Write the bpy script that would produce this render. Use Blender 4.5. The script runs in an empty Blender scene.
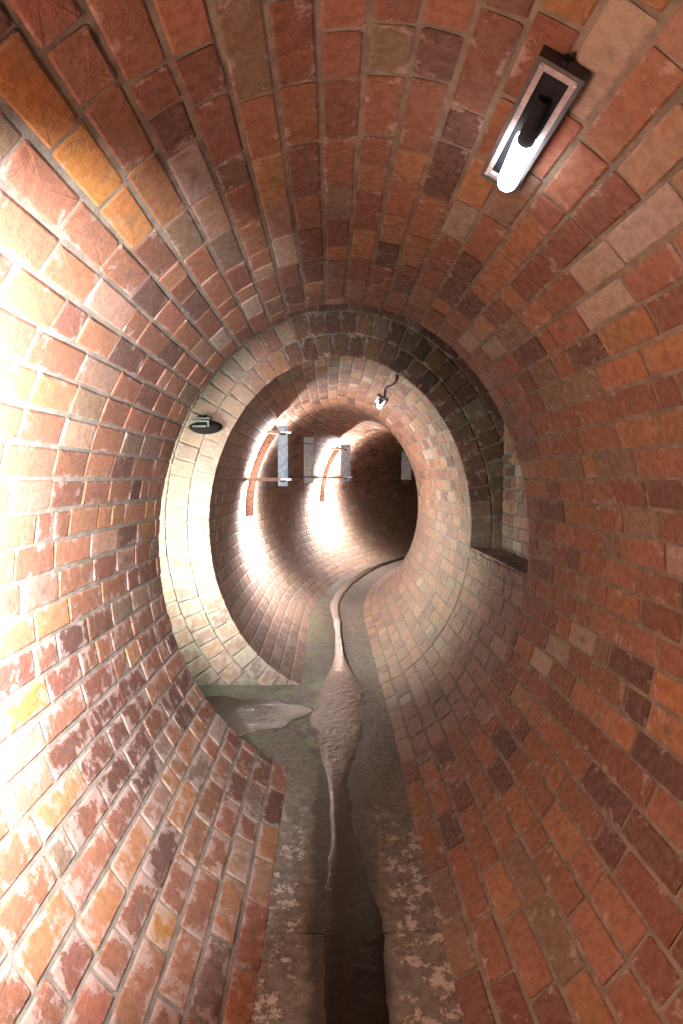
import bpy, bmesh, math, random
import numpy as np
from mathutils import Vector, Matrix

random.seed(7)
S = bpy.context.scene
C = S.collection

# ------------------------------------------------------------------ camera
F = 600.0                       # focal length in pixels of the 683x1024 frame
VPX, VPY = 330.0, 480.0         # where the axis of the near tunnel vanishes
CAM = Vector((0, 0, 1.61))
cd = bpy.data.cameras.new('camera'); cam = bpy.data.objects.new('camera', cd); C.objects.link(cam)
cd.sensor_fit = 'VERTICAL'; cd.sensor_height = 36; cd.lens = F / 1024 * 36; cd.clip_start = 0.02
pitch = math.atan((512 - VPY) / F); yaw = math.atan((341.5 - VPX) / F)
cam.location = CAM; cam.rotation_euler = (math.pi/2 - pitch, 0, -yaw)
S.camera = cam

# ------------------------------------------------------------------ world, exposure
w = bpy.data.worlds.new('world'); S.world = w; w.use_nodes = True
w.node_tree.nodes['Background'].inputs[0].default_value = (0.6, 0.7, 0.8, 1)
w.node_tree.nodes['Background'].inputs[1].default_value = 0.02
S.view_settings.view_transform = 'Standard'; S.view_settings.look = 'None'
S.view_settings.gamma = 1; S.view_settings.exposure = -0.2

# ------------------------------------------------------------------ lights
def area(name, loc, target, sx, sy, power, col, spread=180):
    l = bpy.data.lights.new(name, 'AREA'); l.shape = 'RECTANGLE'; l.size = sx; l.size_y = sy
    l.energy = power; l.color = col; l.spread = math.radians(spread)
    o = bpy.data.objects.new(name, l); C.objects.link(o); o.location = loc
    o.rotation_euler = (Vector(target) - Vector(loc)).to_track_quat('-Z', 'Y').to_euler()
    return o
# unseen key lamp added just out of frame to brighten the near left wall
area('light_near_left_key', (-0.56, 0.76, 1.50), (-1.12, 1.12, 1.47), 0.20, 0.6, 530, (0.98, 0.93, 1.0), 156)
# daylight at the end of the side passage
area('light_side_passage', (-1.75, 3.55, 1.22), (-0.80, 4.5, 1.22), 0.5, 1.1, 72, (0.86, 1.0, 0.92), 84)
# weak warm fill added behind the camera, not a real source
area('light_rear_fill', (0.1, -2.8, 1.7), (0.3, 3, 1.9), 1.2, 0.8, 2.5, (1.0, 0.86, 0.74), 170)
LAMP_E = 30.0      # emission of bulkhead lamp
SHIELD_E = 30.0   # surface of the tubes between plates
SHIELD_W = (1200.0, 1600.0)   # light given by them

# ------------------------------------------------------------------ helpers
def props(o, label=None, cat=None, group=None, kind=None):
    if label: o['label'] = label
    if cat: o['category'] = cat
    if group: o['group'] = group
    if kind: o['kind'] = kind
    return o
def mesh_obj(name, verts, faces, m, parent=None, smooth=False):
    me = bpy.data.meshes.new(name); me.from_pydata([tuple(v) for v in verts], [], faces); me.update()
    if m: me.materials.append(m)
    if smooth: me.polygons.foreach_set('use_smooth', [True]*len(me.polygons))
    o = bpy.data.objects.new(name, me); C.objects.link(o)
    if parent: o.parent = parent
    return o
def bm_obj(name, bm, m, parent=None, smooth=False, bevel=0):
    if bevel: bmesh.ops.bevel(bm, geom=bm.edges[:], offset=bevel, segments=2, affect='EDGES', clamp_overlap=True)
    me = bpy.data.meshes.new(name); bm.to_mesh(me); bm.free(); me.materials.append(m)
    if smooth: me.polygons.foreach_set('use_smooth', [True]*len(me.polygons))
    o = bpy.data.objects.new(name, me); C.objects.link(o)
    if parent: o.parent = parent
    return o
def box(bm, c, d, rot=None):
    M = Matrix.Translation(c)
    if rot is not None: M = M @ rot
    bmesh.ops.create_cube(bm, size=1, matrix=M @ Matrix.Diagonal((d[0], d[1], d[2], 1)))
def boxo(name, c, d, m, parent=None, bevel=0.003, rot=None):
    bm = bmesh.new(); box(bm, c, d, rot); return bm_obj(name, bm, m, parent, bevel=bevel)
def cyl(bm, a, b, r, n=16, r2=None):
    a, b = Vector(a), Vector(b); v = b - a
    M = Matrix.Translation((a+b)/2) @ v.to_track_quat('Z', 'Y').to_matrix().to_4x4()
    bmesh.ops.create_cone(bm, cap_ends=True, segments=n, radius1=r, radius2=r if r2 is None else r2, depth=v.length, matrix=M)
def cylo(name, a, b, r, m, parent=None, n=16, r2=None):
    bm = bmesh.new(); cyl(bm, a, b, r, n, r2); return bm_obj(name, bm, m, parent, smooth=False)
def empty(name, M, label, cat, group=None):
    o = bpy.data.objects.new(name, None); C.objects.link(o); o.empty_display_size = 0.05
    o.matrix_world = M; props(o, label, cat, group); return o

# ------------------------------------------------------------------ materials
def newmat(name):
    m = bpy.data.materials.new(name); m.use_nodes = True; nt = m.node_tree
    return m, nt, nt.nodes['Principled BSDF']
def N(nt, t, **k):
    n = nt.nodes.new(t)
    for a, b in k.items(): setattr(n, a, b)
    return n
def mathn(nt, op, a, b=None, clamp=False):
    n = N(nt, 'ShaderNodeMath', operation=op, use_clamp=clamp)
    for i, v in enumerate((a, b)):
        if v is None: continue
        if isinstance(v, (int, float)): n.inputs[i].default_value = v
        else: nt.links.new(v, n.inputs[i])
    return n.outputs[0]
def noise(nt, vec, scale, detail=4, rough=0.6):
    n = N(nt, 'ShaderNodeTexNoise'); n.inputs['Scale'].default_value = scale
    n.inputs['Detail'].default_value = detail; n.inputs['Roughness'].default_value = rough
    nt.links.new(vec, n.inputs['Vector']); return n.outputs['Fac']
def smooth(nt, v, lo, hi, a=0.0, b=1.0):
    n = N(nt, 'ShaderNodeMapRange', interpolation_type='SMOOTHSTEP')
    nt.links.new(v, n.inputs['Value'])
    for i, x in zip(('From Min', 'From Max', 'To Min', 'To Max'), (lo, hi, a, b)): n.inputs[i].default_value = x
    return n.outputs[0]
def mix(nt, f, a, b, mode='MIX'):
    n = N(nt, 'ShaderNodeMix', data_type='RGBA', blend_type=mode)
    if isinstance(f, (int, float)): n.inputs[0].default_value = f
    else: nt.links.new(f, n.inputs[0])
    for i, v in ((6, a), (7, b)):
        if isinstance(v, tuple): n.inputs[i].default_value = (*v, 1)
        else: nt.links.new(v, n.inputs[i])
    return n.outputs[2]
def bump(nt, h, strength, dist, p):
    b = N(nt, 'ShaderNodeBump'); b.inputs['Strength'].default_value = strength; b.inputs['Distance'].default_value = dist
    nt.links.new(h, b.inputs['Height']); nt.links.new(b.outputs[0], p.inputs['Normal'])

def brick_material(name, use_attr):
    m, nt, p = newmat(name)
    pos = N(nt, 'ShaderNodeNewGeometry').outputs['Position']
    if use_attr: col = N(nt, 'ShaderNodeVertexColor', layer_name='tint').outputs['Color']
    else: col = N(nt, 'ShaderNodeObjectInfo').outputs['Color']
    big = noise(nt, pos, 9, 3); mid = noise(nt, pos, 38, 5, 0.65); fine = noise(nt, pos, 190, 3, 0.7)
    c = mix(nt, smooth(nt, mid, 0.40, 0.66, 0, 0.55), col, mix(nt, 0.8, col, (0.55, 0.42, 0.36), 'MULTIPLY'))
    c = mix(nt, smooth(nt, big, 0.50, 0.66, 0, 0.5), c, mix(nt, 1.0, c, (1.15, 0.9, 0.72), 'MULTIPLY'))
    # lime crust: pale film in ragged patches, denser low on the left wall
    sp = N(nt, 'ShaderNodeSeparateXYZ'); nt.links.new(pos, sp.inputs[0])
    low = mathn(nt, 'MULTIPLY', smooth(nt, sp.outputs['Z'], 1.9, 0.6), smooth(nt, sp.outputs['X'], 0.1, -0.5))
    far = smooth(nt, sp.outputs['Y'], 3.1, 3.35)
    n2 = noise(nt, pos, 14, 6, 0.72)
    th = mathn(nt, 'ADD', mathn(nt, 'MULTIPLY', low, 0.09), mathn(nt, 'MULTIPLY', far, 0.02))
    rim = N(nt, 'ShaderNodeAttribute', attribute_name='rim').outputs['Fac']
    th = mathn(nt, 'ADD', th, smooth(nt, rim, 0.35, 1.0, -0.02, 0.075))
    f = smooth(nt, mathn(nt, 'ADD', n2, th), 0.60, 0.69, 0, 0.62)
    c = mix(nt, f, c, (0.27, 0.205, 0.17))
    bl = mathn(nt, 'MULTIPLY', smooth(nt, rim, 0.5, 0.05), smooth(nt, noise(nt, pos, 6.5, 2), 0.57, 0.64, 0, 0.75))
    c = mix(nt, bl, c, (0.075, 0.048, 0.040))
    c = mix(nt, smooth(nt, fine, 0.62, 0.72, 0, 0.35), c, (0.34, 0.27, 0.22))
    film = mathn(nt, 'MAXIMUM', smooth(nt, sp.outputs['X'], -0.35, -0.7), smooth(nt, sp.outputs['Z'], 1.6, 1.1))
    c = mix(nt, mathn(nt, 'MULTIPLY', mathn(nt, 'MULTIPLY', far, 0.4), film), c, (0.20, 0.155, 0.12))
    nt.links.new(c, p.inputs['Base Color'])
    nt.links.new(smooth(nt, mid, 0.3, 0.7, 0.62, 0.92), p.inputs['Roughness'])
    p.inputs['Specular IOR Level'].default_value = 0.35
    h = mathn(nt, 'ADD', mathn(nt, 'MULTIPLY', mid, 0.7), mathn(nt, 'MULTIPLY', fine, 0.3))
    bump(nt, h, 0.7, 0.006, p)
    return m
def simple(name, c1, c2=None, scale=20, rough=0.7, metal=0.0, bs=0.3, emit=0, ecol=None):
    m, nt, p = newmat(name)
    tc = N(nt, 'ShaderNodeNewGeometry').outputs['Position']
    n = noise(nt, tc, scale, 5)
    c = mix(nt, smooth(nt, n, 0.38, 0.62), c1, c2 or tuple(x*0.7 for x in c1))
    nt.links.new(c, p.inputs['Base Color']); p.inputs['Roughness'].default_value = rough; p.inputs['Metallic'].default_value = metal
    if rough > 0.85: p.inputs['Specular IOR Level'].default_value = 0.2
    if emit:
        p.inputs['Emission Color'].default_value = (*(ecol or (1, 1, 1)), 1); p.inputs['Emission Strength'].default_value = emit
    elif bs: bump(nt, noise(nt, tc, scale*6, 4), bs, 0.003, p)
    return m
M_brick = brick_material('brick_fired_clay', False)
M_brick_joined = brick_material('brick_fired_clay_joined', True)
M_mortar = simple('mortar', (0.165, 0.138, 0.105), (0.105, 0.092, 0.070), 16, 0.95, bs=0.8)
M_concrete = simple('rough_concrete', (0.22, 0.20, 0.17), (0.13, 0.12, 0.10), 7, 0.85, bs=0.6)
M_dark = simple('dark_painted_steel', (0.055, 0.045, 0.042), None, 60, 0.5, 0.3)
M_black = simple('black_plastic', (0.008, 0.007, 0.010), None, 60, 0.9, 0.0)
M_rim = simple('pale_lamp_rim', (0.42, 0.36, 0.33), (0.3, 0.26, 0.25), 50, 0.5, 0.1)
M_galv = simple('galvanised_plate', (0.34, 0.41, 0.46), (0.22, 0.28, 0.33), 25, 0.6, 0.4, 0.1)
M_galvdark = simple('dull_plate', (0.14, 0.15, 0.14), (0.09, 0.10, 0.10), 25, 0.5, 0.4, 0.1)
M_brown = simple('brown_strip', (0.17, 0.09, 0.06), (0.10, 0.055, 0.04), 30, 0.8, 0.1)
M_arm = simple('tan_painted_arm', (0.34, 0.22, 0.16), (0.22, 0.14, 0.10), 40, 0.6, 0.1)
M_bolt = simple('bright_bolt', (0.75, 0.72, 0.82), None, 40, 0.3, 0.8, 0)
M_glow = simple('lit_lamp', (1, 1, 1), None, 10, 0.3, 0, 0, LAMP_E, (0.90, 0.92, 1.0))
M_glow2 = simple('lit_tube', (1, 1, 1), None, 10, 0.3, 0, 0, SHIELD_E, (1.0, 0.93, 0.93))
M_dome = simple('dark_dome', (0.012, 0.007, 0.005), (0.008, 0.005, 0.004), 60, 0.95, 0.2)
M_strap = simple('greenish_zinc_strap', (0.12, 0.13, 0.11), None, 60, 0.6, 0.3)

def floor_material():
    m, nt, p = newmat('wet_concrete_invert')
    pos = N(nt, 'ShaderNodeNewGeometry').outputs['Position']
    sp = N(nt, 'ShaderNodeSeparateXYZ'); nt.links.new(pos, sp.inputs[0])
    n1 = noise(nt, pos, 7, 6, 0.7); n2 = noise(nt, pos, 30, 5, 0.7); n3 = noise(nt, pos, 16, 5, 0.75)
    c = mix(nt, smooth(nt, n2, 0.35, 0.65), (0.078, 0.064, 0.048), (0.135, 0.118, 0.092))
    fl = mathn(nt, 'MULTIPLY', smooth(nt, n3, 0.52, 0.58), smooth(nt, sp.outputs['Y'], 3.2, 2.2))
    dx = mathn(nt, 'ABSOLUTE', mathn(nt, 'ADD', sp.outputs['X'], -0.055))
    dx = mathn(nt, 'SUBTRACT', dx, mathn(nt, 'MULTIPLY', mathn(nt, 'MULTIPLY', smooth(nt, sp.outputs['Y'], 3.2, 3.8), smooth(nt, sp.outputs['Y'], 4.9, 4.2)), 0.16))
    edge = smooth(nt, mathn(nt, 'ADD', dx, mathn(nt, 'MULTIPLY', n1, 0.10)), 0.19, 0.23)
    c = mix(nt, mathn(nt, 'MULTIPLY', fl, edge), c, (0.33, 0.29, 0.235))
    wet = mathn(nt, 'MULTIPLY', smooth(nt, mathn(nt, 'ADD', dx, mathn(nt, 'MULTIPLY', n1, 0.14)), 0.215, 0.175), smooth(nt, sp.outputs['Y'], 6.5, 3.5, 0.5, 1))
    c = mix(nt, wet, c, mix(nt, n2, (0.012, 0.007, 0.004), (0.035, 0.021, 0.012)))
    alg = mathn(nt, 'MULTIPLY', smooth(nt, n1, 0.48, 0.6), mathn(nt, 'MULTIPLY', smooth(nt, sp.outputs['Y'], 2.9, 3.5), smooth(nt, sp.outputs['X'], 0.2, -0.1)))
    c = mix(nt, mathn(nt, 'MULTIPLY', alg, 0.7), c, (0.10, 0.125, 0.05))
    nt.links.new(c, p.inputs['Base Color'])
    r = mathn(nt, 'SUBTRACT', 0.8, mathn(nt, 'MULTIPLY', wet, 0.35))
    nt.links.new(r, p.inputs['Roughness']); p.inputs['Specular IOR Level'].default_value = 0.3
    bump(nt, mathn(nt, 'ADD', n2, n3), 0.6, 0.01, p)
    return m
M_floor = floor_material()
def water_material():
    m, nt, p = newmat('shallow_water')
    pos = N(nt, 'ShaderNodeNewGeometry').outputs['Position']
    n1 = noise(nt, pos, 22, 5, 0.65)
    p.inputs['Base Color'].default_value = (0.012, 0.008, 0.005, 1); p.inputs['Roughness'].default_value = 0.06
    p.inputs['IOR'].default_value = 1.33; p.inputs['Alpha'].default_value = 0.92
    p.inputs['Specular IOR Level'].default_value = 0.75
    sp = N(nt, 'ShaderNodeSeparateXYZ'); nt.links.new(pos, sp.inputs[0])   # broken, rippling water where the flows meet
    bump(nt, mathn(nt, 'MULTIPLY', n1, mathn(nt, 'MULTIPLY', smooth(nt, sp.outputs['Y'], 5.1, 4.6, 1.0, 2.6), smooth(nt, sp.outputs['Y'], 2.8, 3.6, 0.4, 1.0))), 0.5, 0.007, p)
    return m
M_water = water_material()

# ------------------------------------------------------------------ tunnel geometry
A, B, CX, CZ = 0.987, 1.27, 0.08, 1.26
FLOOR_Z = 0.05
Y_END, Y_FACE = 3.2, 4.5          # near lining ends, next lining begins
BEND0, BR = 6.5, 11.0
S_END = 19.0
# arc-length table round the oval; angle 0 = crown, positive to the right
_n = 3600
_t = np.linspace(-math.pi, math.pi, _n+1)
_px, _pz = A*np.sin(_t), B*np.cos(_t)
_l = np.concatenate([[0], np.cumsum(np.hypot(np.diff(_px), np.diff(_pz)))]); PERIM = _l[-1]
def ang(arc):  # arc measured from crown, signed
    return float(np.interp(arc + PERIM/2, _l, _t))
def frame(s):
    """centre of lining, heading, right vector at distance s along the tunnel"""
    if s <= BEND0: return Vector((CX, s, CZ)), Vector((0, 1, 0)), Vector((1, 0, 0))
    a = (s - BEND0)/BR
    return Vector((CX + BR*(1-math.cos(a)), BEND0 + BR*math.sin(a), CZ)), Vector((math.sin(a), math.cos(a), 0)), Vector((math.cos(a), -math.sin(a), 0))
def tube(s, t, off=0.0):
    """point, heading, tangent, inward normal of the lining"""
    c, h, r = frame(s); Z = Vector((0, 0, 1))
    n = (r*(math.sin(t)/A) + Z*(math.cos(t)/B)).normalized()
    tan = (r*(A*math.cos(t)) - Z*(B*math.sin(t))).normalized()
    return c + r*(A*math.sin(t)) + Z*(B*math.cos(t)) + n*off, h, tan, -n
Rv = cam.rotation_euler.to_matrix().transposed()
def proj(P):
    q = Rv @ (P - CAM)
    if q.z > -1e-3: return (-999, -999)
    return (341.5 + F*q.x/-q.z, 512 - F*q.y/-q.z)

# ------------------------------------------------------------------ bricks
def brick_shape(L, W, seed, rough=0.004):
    """a worn brick: chipped outline, bevelled rim, slightly sunk face; face at z=0"""
    r = random.Random(seed); hl, hw = L/2, W/2; c = 0.005
    o = []
    for sx, sy in ((-1, -1), (1, -1), (1, 1), (-1, 1)):
        cc = c*r.uniform(0.5, 1.6)
        a = (sx*hl, sy*(hw-cc)); b = (sx*(hl-cc), sy*hw)
        o += ([a, b] if sx*sy > 0 else [b, a])
    o = [(x + r.uniform(-1, 1)*rough*0.6, y + r.uniform(-1, 1)*rough*0.6) for x, y in o]
    v = [(x, y, -0.045) for x, y in o] + [(x, y, -0.003) for x, y in o]
    v += [(x*(1-0.006/hl), y*(1-0.005/hw), r.uniform(-0.0015, 0.0005)) for x, y in o]
    f = []
    for k in (0, 8):
        for i in range(8): f.append((k+i, k+(i+1) % 8, k+8+(i+1) % 8, k+8+i))
    v.append((r.uniform(-0.2, 0.2)*hl, r.uniform(-0.15, 0.15)*hw, r.uniform(-0.001, 0.0015)))
    for i in range(8): f.append((16+i, 16+(i+1) % 8, 24))
    return v, f
LENS = [0.285, 0.235, 0.14, 0.105]
W0 = 0.0765
SHAPES = {}
RIM = [1.0]*16 + [0.85]*8 + [0.0]
for L in LENS:
    SHAPES[L] = []
    for k in range(5):
        v, f = brick_shape(L, W0, hash((int(L*1000), k)))
        me = bpy.data.meshes.new('brick'); me.from_pydata(v, [], f); me.materials.append(M_brick)
        ra = me.attributes.new('rim', 'FLOAT', 'POINT'); ra.data.foreach_set('value', RIM)
        me.update(); bm = bmesh.new(); bm.from_mesh(me); bmesh.ops.recalc_face_normals(bm, faces=bm.faces[:]); bm.to_mesh(me); bm.free()
        SHAPES[L].append((me, np.array([x.co[:] for x in me.vertices]), [tuple(p.vertices) for p in me.polygons]))
PAL = [((0.235, 0.098, 0.060), 30), ((0.275, 0.118, 0.070), 24), ((0.185, 0.073, 0.048), 20), ((0.125, 0.056, 0.042), 9),
       ((0.32, 0.145, 0.070), 9), ((0.30, 0.17, 0.12), 8), ((0.20, 0.125, 0.085), 7), ((0.36, 0.26, 0.215), 2.5)]
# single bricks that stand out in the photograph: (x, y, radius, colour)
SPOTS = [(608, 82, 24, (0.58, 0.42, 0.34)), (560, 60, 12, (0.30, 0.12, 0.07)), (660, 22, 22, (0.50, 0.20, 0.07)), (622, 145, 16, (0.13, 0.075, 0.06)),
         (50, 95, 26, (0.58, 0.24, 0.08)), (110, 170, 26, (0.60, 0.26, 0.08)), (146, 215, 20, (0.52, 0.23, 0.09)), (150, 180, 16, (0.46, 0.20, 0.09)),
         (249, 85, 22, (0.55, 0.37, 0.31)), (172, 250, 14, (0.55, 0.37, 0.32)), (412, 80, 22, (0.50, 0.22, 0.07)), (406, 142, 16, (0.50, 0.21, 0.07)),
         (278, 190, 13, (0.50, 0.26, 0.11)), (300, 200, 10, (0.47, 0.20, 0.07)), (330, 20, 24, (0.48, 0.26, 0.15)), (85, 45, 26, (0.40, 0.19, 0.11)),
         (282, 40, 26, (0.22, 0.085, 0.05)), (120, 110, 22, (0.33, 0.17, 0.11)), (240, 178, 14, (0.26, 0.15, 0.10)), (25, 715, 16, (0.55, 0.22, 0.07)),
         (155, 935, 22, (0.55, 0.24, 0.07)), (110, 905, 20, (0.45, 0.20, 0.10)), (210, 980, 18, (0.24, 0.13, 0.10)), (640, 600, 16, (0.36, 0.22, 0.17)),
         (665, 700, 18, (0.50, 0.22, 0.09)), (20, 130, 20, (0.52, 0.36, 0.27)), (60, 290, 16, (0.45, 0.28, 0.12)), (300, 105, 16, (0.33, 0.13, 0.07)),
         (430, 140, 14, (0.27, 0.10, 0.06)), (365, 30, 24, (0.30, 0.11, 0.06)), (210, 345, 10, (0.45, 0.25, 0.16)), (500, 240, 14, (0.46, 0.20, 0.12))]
def in_patch(px, py):   # dark spalled patch on the left wall
    u, v = (px-122)/34.0, (py-732)/58.0
    return u*u + v*v < 1 or (abs(px-80-(py-770)*0.2) < 12 and 735 < py < 790)
def pick(P):
    px, py = proj(P)
    r = random.uniform(0, sum(k for _, k in PAL)); c = PAL[0][0]
    for col, k in PAL:
        r -= k
        if r <= 0: c = col; break
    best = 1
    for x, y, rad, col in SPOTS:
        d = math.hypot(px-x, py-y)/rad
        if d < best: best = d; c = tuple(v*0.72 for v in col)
    if in_patch(px, py) and P.y < Y_END: c = (0.13, 0.05, 0.033)
    j = random.uniform(0.86, 1.14)
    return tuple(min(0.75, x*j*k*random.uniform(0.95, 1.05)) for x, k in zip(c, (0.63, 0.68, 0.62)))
class Joined:
    def __init__(s): s.v = []; s.f = []; s.c = []; s.n = 0
    def add(s, M, shape, col):
        _, v, f = shape; m = np.array(M)
        s.v.append(v @ m[:3, :3].T + m[:3, 3]); s.f += [tuple(i+s.n for i in q) for q in f]
        s.c.append(np.tile((*col, 1.0), (len(v), 1))); s.n += len(v)
    def build(s, name, parent):
        if not s.v: return
        o = mesh_obj(name, np.concatenate(s.v).tolist(), s.f, M_brick_joined, parent)
        at = o.data.color_attributes.new('tint', 'FLOAT_COLOR', 'POINT')
        at.data.foreach_set('color', np.concatenate(s.c).astype(np.float32).ravel())
        ra = o.data.attributes.new('rim', 'FLOAT', 'POINT'); ra.data.foreach_set('value', RIM*(s.n//25))
        o['kind'] = 'stuff'; return o
BUCKET = {}      # parent -> list of (priority, matrix, shape, colour)
def put(parent, P, ex, ey, ez, L, W, proud, prio=None, dark=1.0):
    ex = ex.normalized(); ez = ez.normalized(); ey = ez.cross(ex).normalized()
    Ln = min(LENS, key=lambda l: abs(l-L)); sh = random.choice(SHAPES[Ln])
    tilt = Matrix.Rotation(random.uniform(-0.012, 0.012), 4, 'Y') @ Matrix.Rotation(random.uniform(-0.015, 0.015), 4, 'X') @ Matrix.Rotation(random.uniform(-0.008, 0.008), 4, 'Z')
    if random.random() < 0.5: ex, ey = -ex, -ey
    R = Matrix((ex, ey, ez)).transposed().to_4x4()
    M = Matrix.Translation(P + ez*proud) @ R @ tilt @ Matrix.Diagonal((L/Ln, W/W0, 1, 1))
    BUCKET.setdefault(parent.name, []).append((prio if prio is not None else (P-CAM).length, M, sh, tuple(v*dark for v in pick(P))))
def flush(limit_far):
    for pn, lst in BUCKET.items():
        par = bpy.data.objects[pn]; J = Joined(); lst.sort(key=lambda t: t[0]); k = 0
        for d, M, sh, col in lst:
            p = proj(M.translation)
            vis = -25 < p[0] < 708 and -25 < p[1] < 1049
            if vis and k < 298 and d < limit_far:
                o = bpy.data.objects.new('brick', sh[0]); C.objects.link(o); o.parent = par
                o.matrix_world = M; o.color = (*col, 1); k += 1
            else: J.add(M, sh, col)
        J.build('brickwork', par)

# ------------------------------------------------------------------ lining shells (mortar bed)
def ring_shell(name, s_list, t0, t1, nt, m, off=0.0045, thick=0.24, parent=None):
    ts = [t0 + (t1-t0)*i/nt for i in range(nt+1)]
    V, Fc = [], []
    for o_ in (off, off+thick):
        for s in s_list:
            for t in ts: V.append(tube(s, t, o_)[0])
    ns, nn = len(s_list), nt+1; K = ns*nn
    for i in range(ns-1):
        for j in range(nt):
            a = i*nn+j; Fc.append((a, a+1, a+nn+1, a+nn)); Fc.append((K+a, K+a+nn, K+a+nn+1, K+a+1))
        for j in (0, nt):
            a = i*nn+j; Fc.append((a, a+nn, K+a+nn, K+a))
    for i in (0, ns-1):
        for j in range(nt):
            a = i*nn+j; Fc.append((a, a+1, K+a+1, K+a))
    return mesh_obj(name, V, Fc, m, parent)
def srange(a, b, st):
    n = max(1, round((b-a)/st)); return [a+(b-a)*i/n for i in range(n+1)]
T_FL = math.acos(max(-1, (FLOOR_Z-CZ)/B))            # angle where the lining meets the floor
T_C = math.radians(48)
T_LOW = math.acos((1.10-CZ)/B)                       # height of the niche shelf
near_s = srange(-3.0, Y_END-0.005, 0.5); far_s = srange(Y_FACE+0.014, S_END, 0.25)
wl = props(ring_shell('wall_left', near_s, -math.pi, -T_C, 56, M_mortar), kind='structure')
wr = props(ring_shell('wall_right', near_s, T_C, math.pi, 56, M_mortar), kind='structure')
ce = props(ring_shell('ceiling', near_s, -T_C, T_C, 48, M_mortar), kind='structure')
wl2 = props(ring_shell('wall_inner_left', far_s, -math.pi, -T_C, 56, M_mortar), kind='structure')
wr2 = props(ring_shell('wall_inner_right', far_s, T_C, math.pi, 56, M_mortar), kind='structure')
ce2 = props(ring_shell('ceiling_inner', far_s, -T_C, T_C, 48, M_mortar), kind='structure')
wg = props(ring_shell('wall_junction_right', [Y_END-0.004, Y_FACE+0.013], T_LOW, math.pi, 24, M_mortar, off=0.009), kind='structure')

# courses
PITCH = PERIM/70
def courses(s0, s1, parent_of, tfilter=None, off=0.0):
    k = 0
    for i in range(-35, 35):
        arc = (i+0.5)*PITCH
        t = ang(arc)
        if abs(t) > T_FL - 0.012: continue
        if tfilter and not tfilter(t): continue
        s = s0
        first = True
        while s < s1 - 0.02:
            L = random.choices([0.285, 0.235, 0.14, 0.105], [0.32, 0.48, 0.14, 0.06])[0]
            if first: L = random.choice([0.14, 0.285, 0.20, 0.235]); first = False
            L += 0.012
            if s + L > s1 or s1 - (s+L) < 0.07: L = s1 - s
            if L > 0.36: L = L/2
            P, h, tan, n = tube(s + L/2, t, off)
            put(parent_of(t), P, h, tan, n, L-0.012, (PITCH-0.0120)*random.uniform(0.965, 1.0), random.uniform(0.0, 0.0025))
            s += L
side = lambda L, R, Cc: (lambda t: L if t < -T_C else (R if t > T_C else Cc))
courses(-1.2, Y_END, side(wl, wr, ce))
courses(Y_END, Y_FACE, lambda t: wg, lambda t: t > T_LOW, off=0.004)
courses(Y_FACE, S_END, side(wl2, wr2, ce2))

# ------------------------------------------------------------------ junction chamber
X0, X1, ZT = -3.2, 1.30, 3.25
def face_wall(name, y0, y1):
    V, Fc = [], []; n = 72
    def outer(t):
        d = Vector((A*math.sin(t), B*math.cos(t))); c = Vector((CX, CZ)); ks = []
        if d.x > 1e-6: ks.append((X1+0.25-c.x)/d.x)
        if d.x < -1e-6: ks.append((X0-0.2-c.x)/d.x)
        if d.y > 1e-6: ks.append((ZT+0.2-c.y)/d.y)
        if d.y < -1e-6: ks.append((-0.35-c.y)/d.y)
        return c + d*min(ks)
    for y in (y0, y1):
        for i in range(n):
            t = 2*math.pi*i/n; P = tube(y, t, 0.008)[0]; o_ = outer(t)
            V += [(P.x, y, P.z), (o_.x, y, o_.y)]
    K = 2*n
    for i in range(n):
        a, b = 2*i, 2*((i+1) % n)
        Fc += [(a, a+1, b+1, b), (K+a, K+b, K+b+1, K+a+1), (a, b, K+b, K+a)]
    return props(mesh_obj(name, V, Fc, M_mortar), kind='structure')
wf = face_wall('wall_front', Y_FACE+0.012, Y_FACE+0.3)
wb = face_wall('wall_back', Y_END-0.3, Y_END-0.012)
# rings of radial bricks round the mouth of the next lining
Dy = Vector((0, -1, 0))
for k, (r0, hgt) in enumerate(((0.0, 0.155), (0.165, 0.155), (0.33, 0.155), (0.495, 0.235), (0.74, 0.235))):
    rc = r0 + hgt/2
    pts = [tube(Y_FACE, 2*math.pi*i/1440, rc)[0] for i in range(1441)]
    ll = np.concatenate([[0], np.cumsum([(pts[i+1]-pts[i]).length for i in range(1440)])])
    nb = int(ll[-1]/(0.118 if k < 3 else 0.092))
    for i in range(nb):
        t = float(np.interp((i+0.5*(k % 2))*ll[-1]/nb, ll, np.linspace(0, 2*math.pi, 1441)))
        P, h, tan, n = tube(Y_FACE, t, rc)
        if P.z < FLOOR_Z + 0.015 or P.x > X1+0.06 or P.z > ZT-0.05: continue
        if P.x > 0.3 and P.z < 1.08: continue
        put(wf, P, n, tan, Dy, hgt*random.uniform(0.99, 1.02), ll[-1]/nb-random.uniform(0.006, 0.010), random.uniform(0, 0.005)-0.005, dark=0.5 if P.x > -0.35+random.uniform(-0.15, 0.15) else 1.0)  # crown and right bricks darkened: soot tone, partly shade painted in
# plain coursed brickwork left of the rings
z = FLOOR_Z + 0.045; row = 0
while z < ZT-0.05:
    x = X0 + (row % 2)*0.12
    while x < -0.6:
        q = math.hypot((x+0.12-CX)/(A+0.98+0.13), (z-CZ)/(B+0.98+0.05))
        if q > 1: put(wf, Vector((x+0.12, Y_FACE, z)), Vector((1, 0, 0)), Vector((0, 0, 1)), Dy, 0.23, 0.074, 0)
        x += 0.243
    z += 0.087; row += 1
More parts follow.
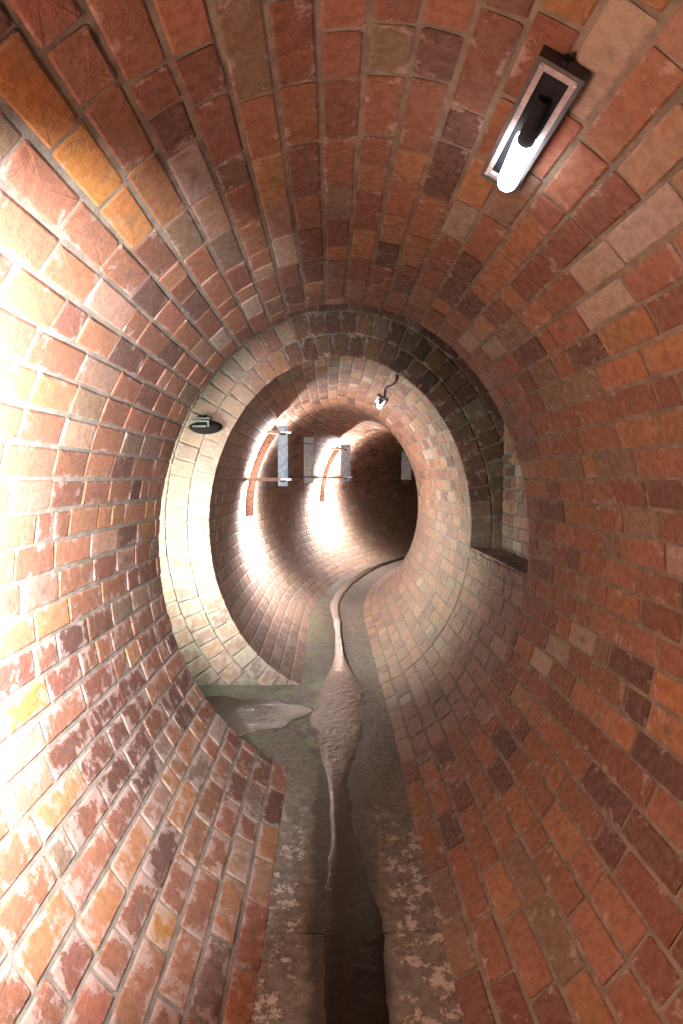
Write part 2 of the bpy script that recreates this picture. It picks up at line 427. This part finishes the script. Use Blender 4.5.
# niche on the right: back wall, shelf
props(boxo('wall_niche', (X1+0.13, (Y_END+Y_FACE)/2, (1.0+ZT)/2), (0.24, Y_FACE-Y_END, ZT-1.0), M_mortar, bevel=0), kind='structure')
wn = bpy.data.objects['wall_niche']
z = 1.15; row = 0
while z < ZT-0.05:
    y = Y_END + 0.01 + (row % 2)*-0.1
    while y < Y_FACE-0.02:
        a, b = max(y, Y_END), min(y+0.2, Y_FACE)
        if b-a > 0.06: put(wn, Vector((X1, (a+b)/2, z)), Vector((0, 1, 0)), None, Vector((-1, 0, 0)), b-a-0.012, 0.074, random.uniform(-0.002, 0.008))
        y += 0.2
    z += 0.087; row += 1
sh = props(boxo('trim_1', (1.18, (Y_END+Y_FACE)/2, 1.055), (0.26, Y_FACE-Y_END, 0.05), M_mortar, bevel=0), kind='structure')
y = Y_END+0.05
while y < Y_FACE-0.03:
    put(sh, Vector((1.165, y, 1.082)), Vector((1, 0, 0)), None, Vector((0, 0, 1)), 0.235, 0.08, random.uniform(0, 0.012)); y += 0.095
props(boxo('ceiling_junction', ((X0+X1)/2, (Y_END+Y_FACE)/2, ZT+0.1), (X1-X0+0.5, Y_FACE-Y_END+0.1, 0.2), M_concrete, bevel=0), kind='structure')
props(boxo('wall_passage_end', (X0-0.1, (Y_END+Y_FACE)/2, 1.5), (0.2, Y_FACE-Y_END+0.1, 3.6), M_mortar, bevel=0), kind='structure')

# ------------------------------------------------------------------ floor of concrete slabs
fl = bpy.data.objects.new('floor', None)
def strip(name, ss, x0f, x1f, zc, m, parent, nx=10, dish=0.012, thick=0.12):
    V, Fc = [], []; r = random.Random(3)
    for s in ss:
        c, h, rt = frame(s)
        for j in range(nx+1):
            u = j/nx; d = x0f + (x1f-x0f)*u
            V.append((c.x+rt.x*d, c.y+rt.y*d, zc - dish*math.sin(math.pi*u) + r.uniform(-0.0015, 0.0015)))
    n = len(V)
    for s in ss:
        c, h, rt = frame(s)
        for j in (0, nx):
            d = x0f + (x1f-x0f)*j/nx; V.append((c.x+rt.x*d, c.y+rt.y*d, zc-thick))
    for i in range(len(ss)-1):
        for j in range(nx):
            a = i*(nx+1)+j; Fc.append((a, a+1, a+nx+2, a+nx+1))
        Fc.append((i*(nx+1), (i+1)*(nx+1), n+2*(i+1), n+2*i)); Fc.append((i*(nx+1)+nx, n+2*i+1, n+2*i+3, (i+1)*(nx+1)+nx))
    for i, k in ((0, 0), (len(ss)-1, 1)):
        Fc.append(tuple(i*(nx+1)+j for j in range(nx+1)) + (n+2*i+1, n+2*i))
    return mesh_obj(name, V, Fc, m, parent)
bed = strip('floor', srange(-3, S_END, 0.5), -0.42, 0.42, FLOOR_Z-0.03, M_concrete, None, nx=2, dish=0)
props(bed, kind='structure')
HW = 0.315
joints = [-1.6, -0.4, 0.8, 2.0, 3.19]
for a, b in zip(joints, joints[1:]):
    strip('slab', srange(a+0.004, b-0.004, 0.1), -HW, HW, FLOOR_Z, M_floor, bed)
s = Y_FACE
while s < S_END-1:
    strip('slab', srange(s+0.004, s+1.196, 0.1), -HW, HW, FLOOR_Z, M_floor, bed); s += 1.2
# wide slab of the junction
bm = bmesh.new()
nx, ny = 34, 14
for i in range(nx+1):
    for j in range(ny+1):
        x = X0 + (0.40-X0)*i/nx; y = Y_END - 0.01 + (Y_FACE-Y_END+0.02)*j/ny
        u = min(1, max(0, (x+0.24)/0.63))
        bm.verts.new((x, y, FLOOR_Z - 0.012*math.sin(math.pi*u) + random.uniform(-0.003, 0.003)))
bm.verts.ensure_lookup_table()
for i in range(nx):
    for j in range(ny):
        a = i*(ny+1)+j; bm.faces.new([bm.verts[k] for k in (a, a+ny+1, a+ny+2, a+1)])
r = bmesh.ops.extrude_face_region(bm, geom=bm.faces[:])
bmesh.ops.translate(bm, vec=(0, 0, -0.12), verts=[g for g in r['geom'] if isinstance(g, bmesh.types.BMVert)])
bmesh.ops.recalc_face_normals(bm, faces=bm.faces[:])
bm_obj('junction_slab', bm, M_floor, bed)

# ------------------------------------------------------------------ water
def ribbon(name, pts, z, m, label, wav=0.0):
    """pts: (s, left, right) offsets from the centre line"""
    V, Fc = [], []; r = random.Random(5); P = []
    for (s0, l0, r0), (s1, l1, r1) in zip(pts, pts[1:]):
        k = max(1, int((s1-s0)/0.03))
        for i in range(k):
            u = i/k; P.append((s0+(s1-s0)*u, l0+(l1-l0)*u, r0+(r1-r0)*u))
    P.append(pts[-1]); nx = 6; dl = dr = 0
    for s, l, rr in P:
        dl = dl*0.95 + r.uniform(-1, 1)*wav; dr = dr*0.95 + r.uniform(-1, 1)*wav
        c, h, rt = frame(s)
        for j in range(nx+1):
            d = (l+dl) + (rr+dr-l-dl)*j/nx
            zz = z + (0.0003*r.uniform(-1, 1) if 0 < j < nx else -0.012)
            V.append((c.x+rt.x*d, c.y+rt.y*d, zz))
    for i in range(len(P)-1):
        for j in range(nx):
            a = i*(nx+1)+j; Fc.append((a, a+1, a+nx+2, a+nx+1))
    o = mesh_obj(name, V, Fc, m, None, smooth=True); props(o, label, 'water'); return o
ribbon('water_stream', [(1.3, -0.10, 0.10), (2.0, -0.14, 0.16), (2.6, -0.10, 0.06), (3.1, -0.10, 0.03), (3.5, -0.18, 0.13), (3.9, -0.27, 0.24),
        (4.3, -0.24, 0.24), (4.6, -0.17, 0.20), (5.0, -0.09, 0.11), (5.5, -0.05, 0.065), (6.5, -0.06, 0.06), (8.0, -0.16, 0.01), (11.0, -0.24, 0.0), (14.0, -0.08, 0.08)],
       FLOOR_Z-0.0075, M_water, 'thin trickle of shining water running down the middle of the tunnel floor', 0.006)
o = mesh_obj('puddle', [], [], M_water)
bpy.data.objects.remove(o)
bm = bmesh.new(); n = 40; r = random.Random(9)
ctr = bm.verts.new((-0.62, 3.95, FLOOR_Z+0.004)); rim = []
for i in range(n):
    a = 2*math.pi*i/n; k = 1 + 0.13*math.sin(3*a+1)+0.08*math.sin(7*a)+r.uniform(-0.04, 0.04)
    rim.append(bm.verts.new((-0.62+0.42*k*math.cos(a), 3.92+0.34*k*math.sin(a), FLOOR_Z+0.003)))
for i in range(n): bm.faces.new((ctr, rim[i], rim[(i+1) % n]))
props(bm_obj('puddle', bm, M_water), 'shallow puddle on the concrete where the side passage meets the tunnel, left of the trickle', 'water')

# ------------------------------------------------------------------ bulkhead lamps on the lining
def local_frame(s, t, off=0.0):
    P, h, tan, n = tube(s, t, off)
    y = h; z = n; x = y.cross(z).normalized()
    M = Matrix((x, y, z)).transposed().to_4x4(); M.translation = P
    return M
def theta_of(px, py):  # oval angle seen along a ray (near, straight part)
    dx, dz = (px-VPX)/F, -(py-VPY)/F
    a_ = (dx/A)**2+(dz/B)**2; b_ = 2*((dx*-CX)/A**2 + dz*(CAM.z-CZ)/B**2); c_ = (CX/A)**2+((CAM.z-CZ)/B)**2-1
    d = (-b_+math.sqrt(b_*b_-4*a_*c_))/(2*a_)
    x, z_ = dx*d, CAM.z+dz*d
    return d, math.atan2((x-CX)/A, (z_-CZ)/B)
def bulkhead(s, t, label, L=0.46, W=0.105):
    root = empty('bulkhead_lamp', local_frame(s, t, -0.004), label, 'lamp', None)
    def frame_bm(w, l, z0, z1, th):
        bm = bmesh.new()
        for c, d in (((0, -l/2+th/2, (z0+z1)/2), (w, th, z1-z0)), ((0, l/2-th/2, (z0+z1)/2), (w, th, z1-z0)),
                     ((-w/2+th/2, 0, (z0+z1)/2), (th, l-2*th, z1-z0)), ((w/2-th/2, 0, (z0+z1)/2), (th, l-2*th, z1-z0))): box(bm, c, d)
        return bm
    boxo('back_plate', (0, 0, 0.004), (W*0.98, L*0.99, 0.008), M_dark, root)
    bm_obj('housing', frame_bm(W, L, 0.0, 0.022, 0.010), M_dark, root)
    bm_obj('rim', frame_bm(W-0.012, L-0.03, 0.008, 0.020, 0.017), M_rim, root)
    boxo('reflector', (0, 0, 0.010), (W-0.046, L-0.064, 0.004), M_black, root, bevel=0.001)
    bm = bmesh.new()
    cyl(bm, (0, -L/2+0.10, 0.014), (-0.008, -0.01, 0.033), 0.015, 14, 0.022); box(bm, (-0.003, -0.06, 0.018), (0.034, 0.03, 0.026))
    bm_obj('lamp_holder', bm, M_black, root, bevel=0)
    g = bmesh.new()   # lit tube hanging out of the far half
    cyl(g, (-0.008, -0.01, 0.036), (-0.020, 0.15, 0.042), 0.026, 18)
    bmesh.ops.create_uvsphere(g, u_segments=14, v_segments=10, radius=0.026, matrix=Matrix.Translation((-0.020, 0.15, 0.042)))
    bm_obj('lit_tube', g, M_glow, root)
    for x in (-1, 1):
        for y in (-1, 1): cylo('screw', (x*(W/2-0.013), y*(L/2-0.022), 0.018), (x*(W/2-0.013), y*(L/2-0.022), 0.023), 0.004, M_bolt, root, 8)
    cylo('cable_gland', (0, -L/2-0.014, 0.011), (0, -L/2+0.003, 0.011), 0.008, M_black, root, 10)
    return root
d1, t1 = theta_of(563, 66); d2, t2 = theta_of(505, 172)
bulkhead(1.43, (t1+t2)/2, 'lit white bulkhead lamp high on the right of the ceiling, nearest and largest')
d3, t3 = theta_of(381, 400)
lamp2 = bulkhead(d3, t3, 'small far bulkhead lamp on the crown of the inner tunnel, glowing at its lower end')
# cable from the far lamp towards the mouth of the inner tunnel
bm = bmesh.new(); prev = None
for i in range(9):
    s = Y_FACE+0.05 + (d3-0.27-Y_FACE-0.05)*i/8
    P = tube(s, t3+0.02*math.sin(i*0.9), -0.012)[0]
    if prev is not None: cyl(bm, prev, P, 0.007, 8)
    prev = P
props(bm_obj('lamp_cable', bm, M_black), 'thin black cable along the inner tunnel ceiling to the small far lamp', 'cable')

# ------------------------------------------------------------------ dark dished fitting on the face wall, left
def at(px, py, y):
    return Vector(((px-VPX)/F*y, y, CAM.z-(py-VPY)/F*y))
Pf = at(207, 427, Y_FACE-0.01)
root = empty('wall_fitting', Matrix.Translation(Pf), 'dark dished metal fitting with a clip on the pale brick ring at left', 'wall fitting')
bm = bmesh.new(); bmesh.ops.create_uvsphere(bm, u_segments=28, v_segments=16, radius=1)
for v in bm.verts:
    x, y, z_ = v.co
    v.co = (x*0.125, y*0.075 - 0.0, (z_*0.058 if z_ < 0 else z_*0.045*(1-0.45*max(0, -x))))
bm_obj('dish', bm, M_dome, root, smooth=True)
bm = bmesh.new()
box(bm, (-0.03, -0.078, 0.030), (0.15, 0.006, 0.010)); box(bm, (-0.03, -0.080, -0.006), (0.10, 0.006, 0.012)); box(bm, (0.035, -0.079, 0.012), (0.012, 0.006, 0.045))
bm_obj('clip', bm, M_strap, root, bevel=0.0015)
boxo('top_strap', (-0.02, -0.045, 0.052), (0.14, 0.09, 0.008), M_strap, root, bevel=0.002)
cylo('stud', (0.005, -0.05, 0.05), (0.005, -0.05, 0.075), 0.008, M_dome, root, 10)

# ------------------------------------------------------------------ shielded lamps: brown curved strip, arms, plates and tube between
def shield(s, label, zc, plate_h=0.63, plate_w=0.10, gap=1.9, x_in=0.30, wall_strip=True, back=True, z_low=None):
    """plates stand off the left wall at distance s"""
    c, h, rt = frame(s)
    root = empty('shielded_lamp', Matrix.Translation(Vector((c.x, c.y, 0))), label, 'lamp', None)
    inv = root.matrix_world.inverted()
    wall_t = lambda zz: -math.acos(max(-1, min(1, (zz-CZ)/B)))
    L = lambda P: inv @ P
    def fr(s_): c_, h_, r_ = frame(s_); return Matrix((r_, h_, Vector((0, 0, 1)))).transposed().to_4x4()
    Z = Vector((0, 0, 1))
    wx = -A*math.sqrt(1-((zc-CZ)/B)**2)
    xo = wx + x_in
    P0 = c + rt*xo; P0 = Vector((P0.x, P0.y, zc))
    R = fr(s)
    boxo('front_plate', L(P0), (plate_w, 0.008, plate_h), M_galv, root, 0.002, R)
    for e in (-1, 1):   # folded flange
        pass
    boxo('plate_flange', L(P0 - rt*(plate_w/2) + h*0.02), (0.006, 0.045, plate_h), M_galv, root, 0.002, R)
    for dz in (plate_h/2-0.07, -plate_h/2+0.07):
        for dx in (0.0,):
            q = P0 + Z*dz - h*0.012
            cylo('bolt', L(q - rt*0.02), L(q + rt*(plate_w/2+0.035)), 0.011, M_bolt, root, 10)
        boxo('clamp', L(P0 + Z*(dz-0.015) - h*0.012 ), (0.055, 0.02, 0.03), M_dark, root, 0.003, R)
    if wall_strip:  # brown strip standing off the wall and following its curve
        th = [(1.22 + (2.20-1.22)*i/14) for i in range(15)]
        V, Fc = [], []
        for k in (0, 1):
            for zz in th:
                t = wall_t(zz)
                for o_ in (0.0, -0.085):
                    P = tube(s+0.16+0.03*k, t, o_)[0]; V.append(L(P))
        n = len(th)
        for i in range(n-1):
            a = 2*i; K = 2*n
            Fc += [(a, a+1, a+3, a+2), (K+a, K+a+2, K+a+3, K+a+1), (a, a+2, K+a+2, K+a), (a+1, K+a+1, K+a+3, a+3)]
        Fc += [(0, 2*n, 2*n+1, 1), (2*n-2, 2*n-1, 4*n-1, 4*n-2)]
        mesh_obj('curved_strip', V, Fc, M_brown, root)
    for zz, rr in ((P0.z-plate_h/2+0.07, 0.018), (P0.z+plate_h/2-0.07, 0.016)):
        W = tube(s-0.01, wall_t(zz), 0.01)[0]
        T = Vector((P0.x, P0.y, zz)) - h*0.0 + h*0.012
        v = T-W; bm = bmesh.new()
        box(bm, (0, 0, 0), (0.03, rr*2, v.length)); o = bm_obj('arm', bm, M_arm, root, bevel=0.003)
        o.matrix_local = Matrix.Translation(L((T+W)/2)) @ v.to_track_quat('Z', 'Y').to_matrix().to_4x4()
    if back:
        s2 = s+gap; c2, h2, rt2 = frame(s2); P2 = c2 + rt2*(xo+0.06); P2 = Vector((P2.x, P2.y, zc+0.02)); R2 = fr(s2)
        boxo('back_plate', L(P2), (plate_w*1.35, 0.008, plate_h), M_galvdark, root, 0.002, R2)
        for dz in (plate_h/2-0.09, -plate_h/2+0.09):
            W = tube(s2, wall_t(P2.z+dz), 0.01)[0]; T = Vector((P2.x, P2.y, P2.z+dz))
            cylo('back_arm', L(W), L(T+rt2*(plate_w*0.8)), 0.011, M_dark, root, 8)
    # lit tube hidden behind the front plate
    sl = s+0.45; cl, hl, rl = frame(sl)
    return root, L, xo, zc
def tube_lamp(root, L, P, hgt, power, s_, tilt, cut, inset):
    cylo('lit_tube', L(P - Vector((0, 0, hgt/2))), L(P + Vector((0, 0, hgt/2))), 0.012, M_glow2, root, 10)
    c, h, rt = frame(s_)
    l = bpy.data.lights.new('tube_light', 'POINT'); l.energy = power; l.color = (1.0, 0.95, 0.97); l.shadow_soft_size = 0.03
    l.use_nodes = True; nt = l.node_tree; em = nt.nodes['Emission']     # fan mask added in the nodes keeps light off the tunnel's length
    tc = N(nt, 'ShaderNodeTexCoord'); sp = N(nt, 'ShaderNodeSeparateXYZ'); nt.links.new(tc.outputs['Normal'], sp.inputs[0])
    fan = smooth(nt, mathn(nt, 'ABSOLUTE', sp.outputs['Y']), cut, cut-0.48, 0.0, 1.0)
    nt.links.new(mathn(nt, 'MULTIPLY', fan, smooth(nt, sp.outputs['X'], -0.5, 0.35, 1.0, 0.17)), em.inputs['Strength'])
    o = bpy.data.objects.new('tube_light', l); C.objects.link(o); o.parent = root
    R_ = Matrix((rt, h, Vector((0, 0, 1)))).transposed().to_4x4() @ Matrix.Rotation(math.radians(tilt), 4, 'Z')
    o.matrix_local = Matrix.Translation(L(P + rt*inset - Vector((0, 0, 0.25)))) @ R_
def behind(P, extra):   # continue the sight line past P
    d = (P - CAM); return CAM + d*(1+extra/d.length)
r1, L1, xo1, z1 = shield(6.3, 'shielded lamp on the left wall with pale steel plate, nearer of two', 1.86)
c, h, rt = frame(6.3); Pp = c + rt*xo1; Pp.z = z1
tube_lamp(r1, L1, behind(Pp, 0.26), 0.4, SHIELD_W[0], 6.5, -8, 0.98, -0.02)
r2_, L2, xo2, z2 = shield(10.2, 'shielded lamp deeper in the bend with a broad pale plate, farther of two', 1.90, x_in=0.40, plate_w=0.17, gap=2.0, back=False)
c, h, rt = frame(10.2); Pp = c + rt*xo2; Pp.z = z2
tube_lamp(r2_, L2, behind(Pp, 0.27), 0.4, SHIELD_W[1], 10.4, -6, 0.98, 0.0)
# last plate, on the outer wall of the bend
s = 13.2; c, h, rt = frame(s)
P = tube(s, -math.acos((1.95-CZ)/B), -0.60)[0] + Vector((-0.17, 0, 0.24))
root = empty('wall_plate', Matrix.Translation(P), 'dim steel plate on the wall at the far bend of the tunnel, right', 'plate')
Rm = Matrix.Rotation(math.radians(-12), 4, 'Z')
boxo('plate', (0, 0, 0), (0.22, 0.012, 0.60), M_galvdark, root, 0.003, Rm)
for dz in (-0.2, 0.2): cylo('stand_off', (-0.0, 0, dz), (-0.20, 0.55, dz), 0.012, M_dark, root, 8)

flush(7.4)
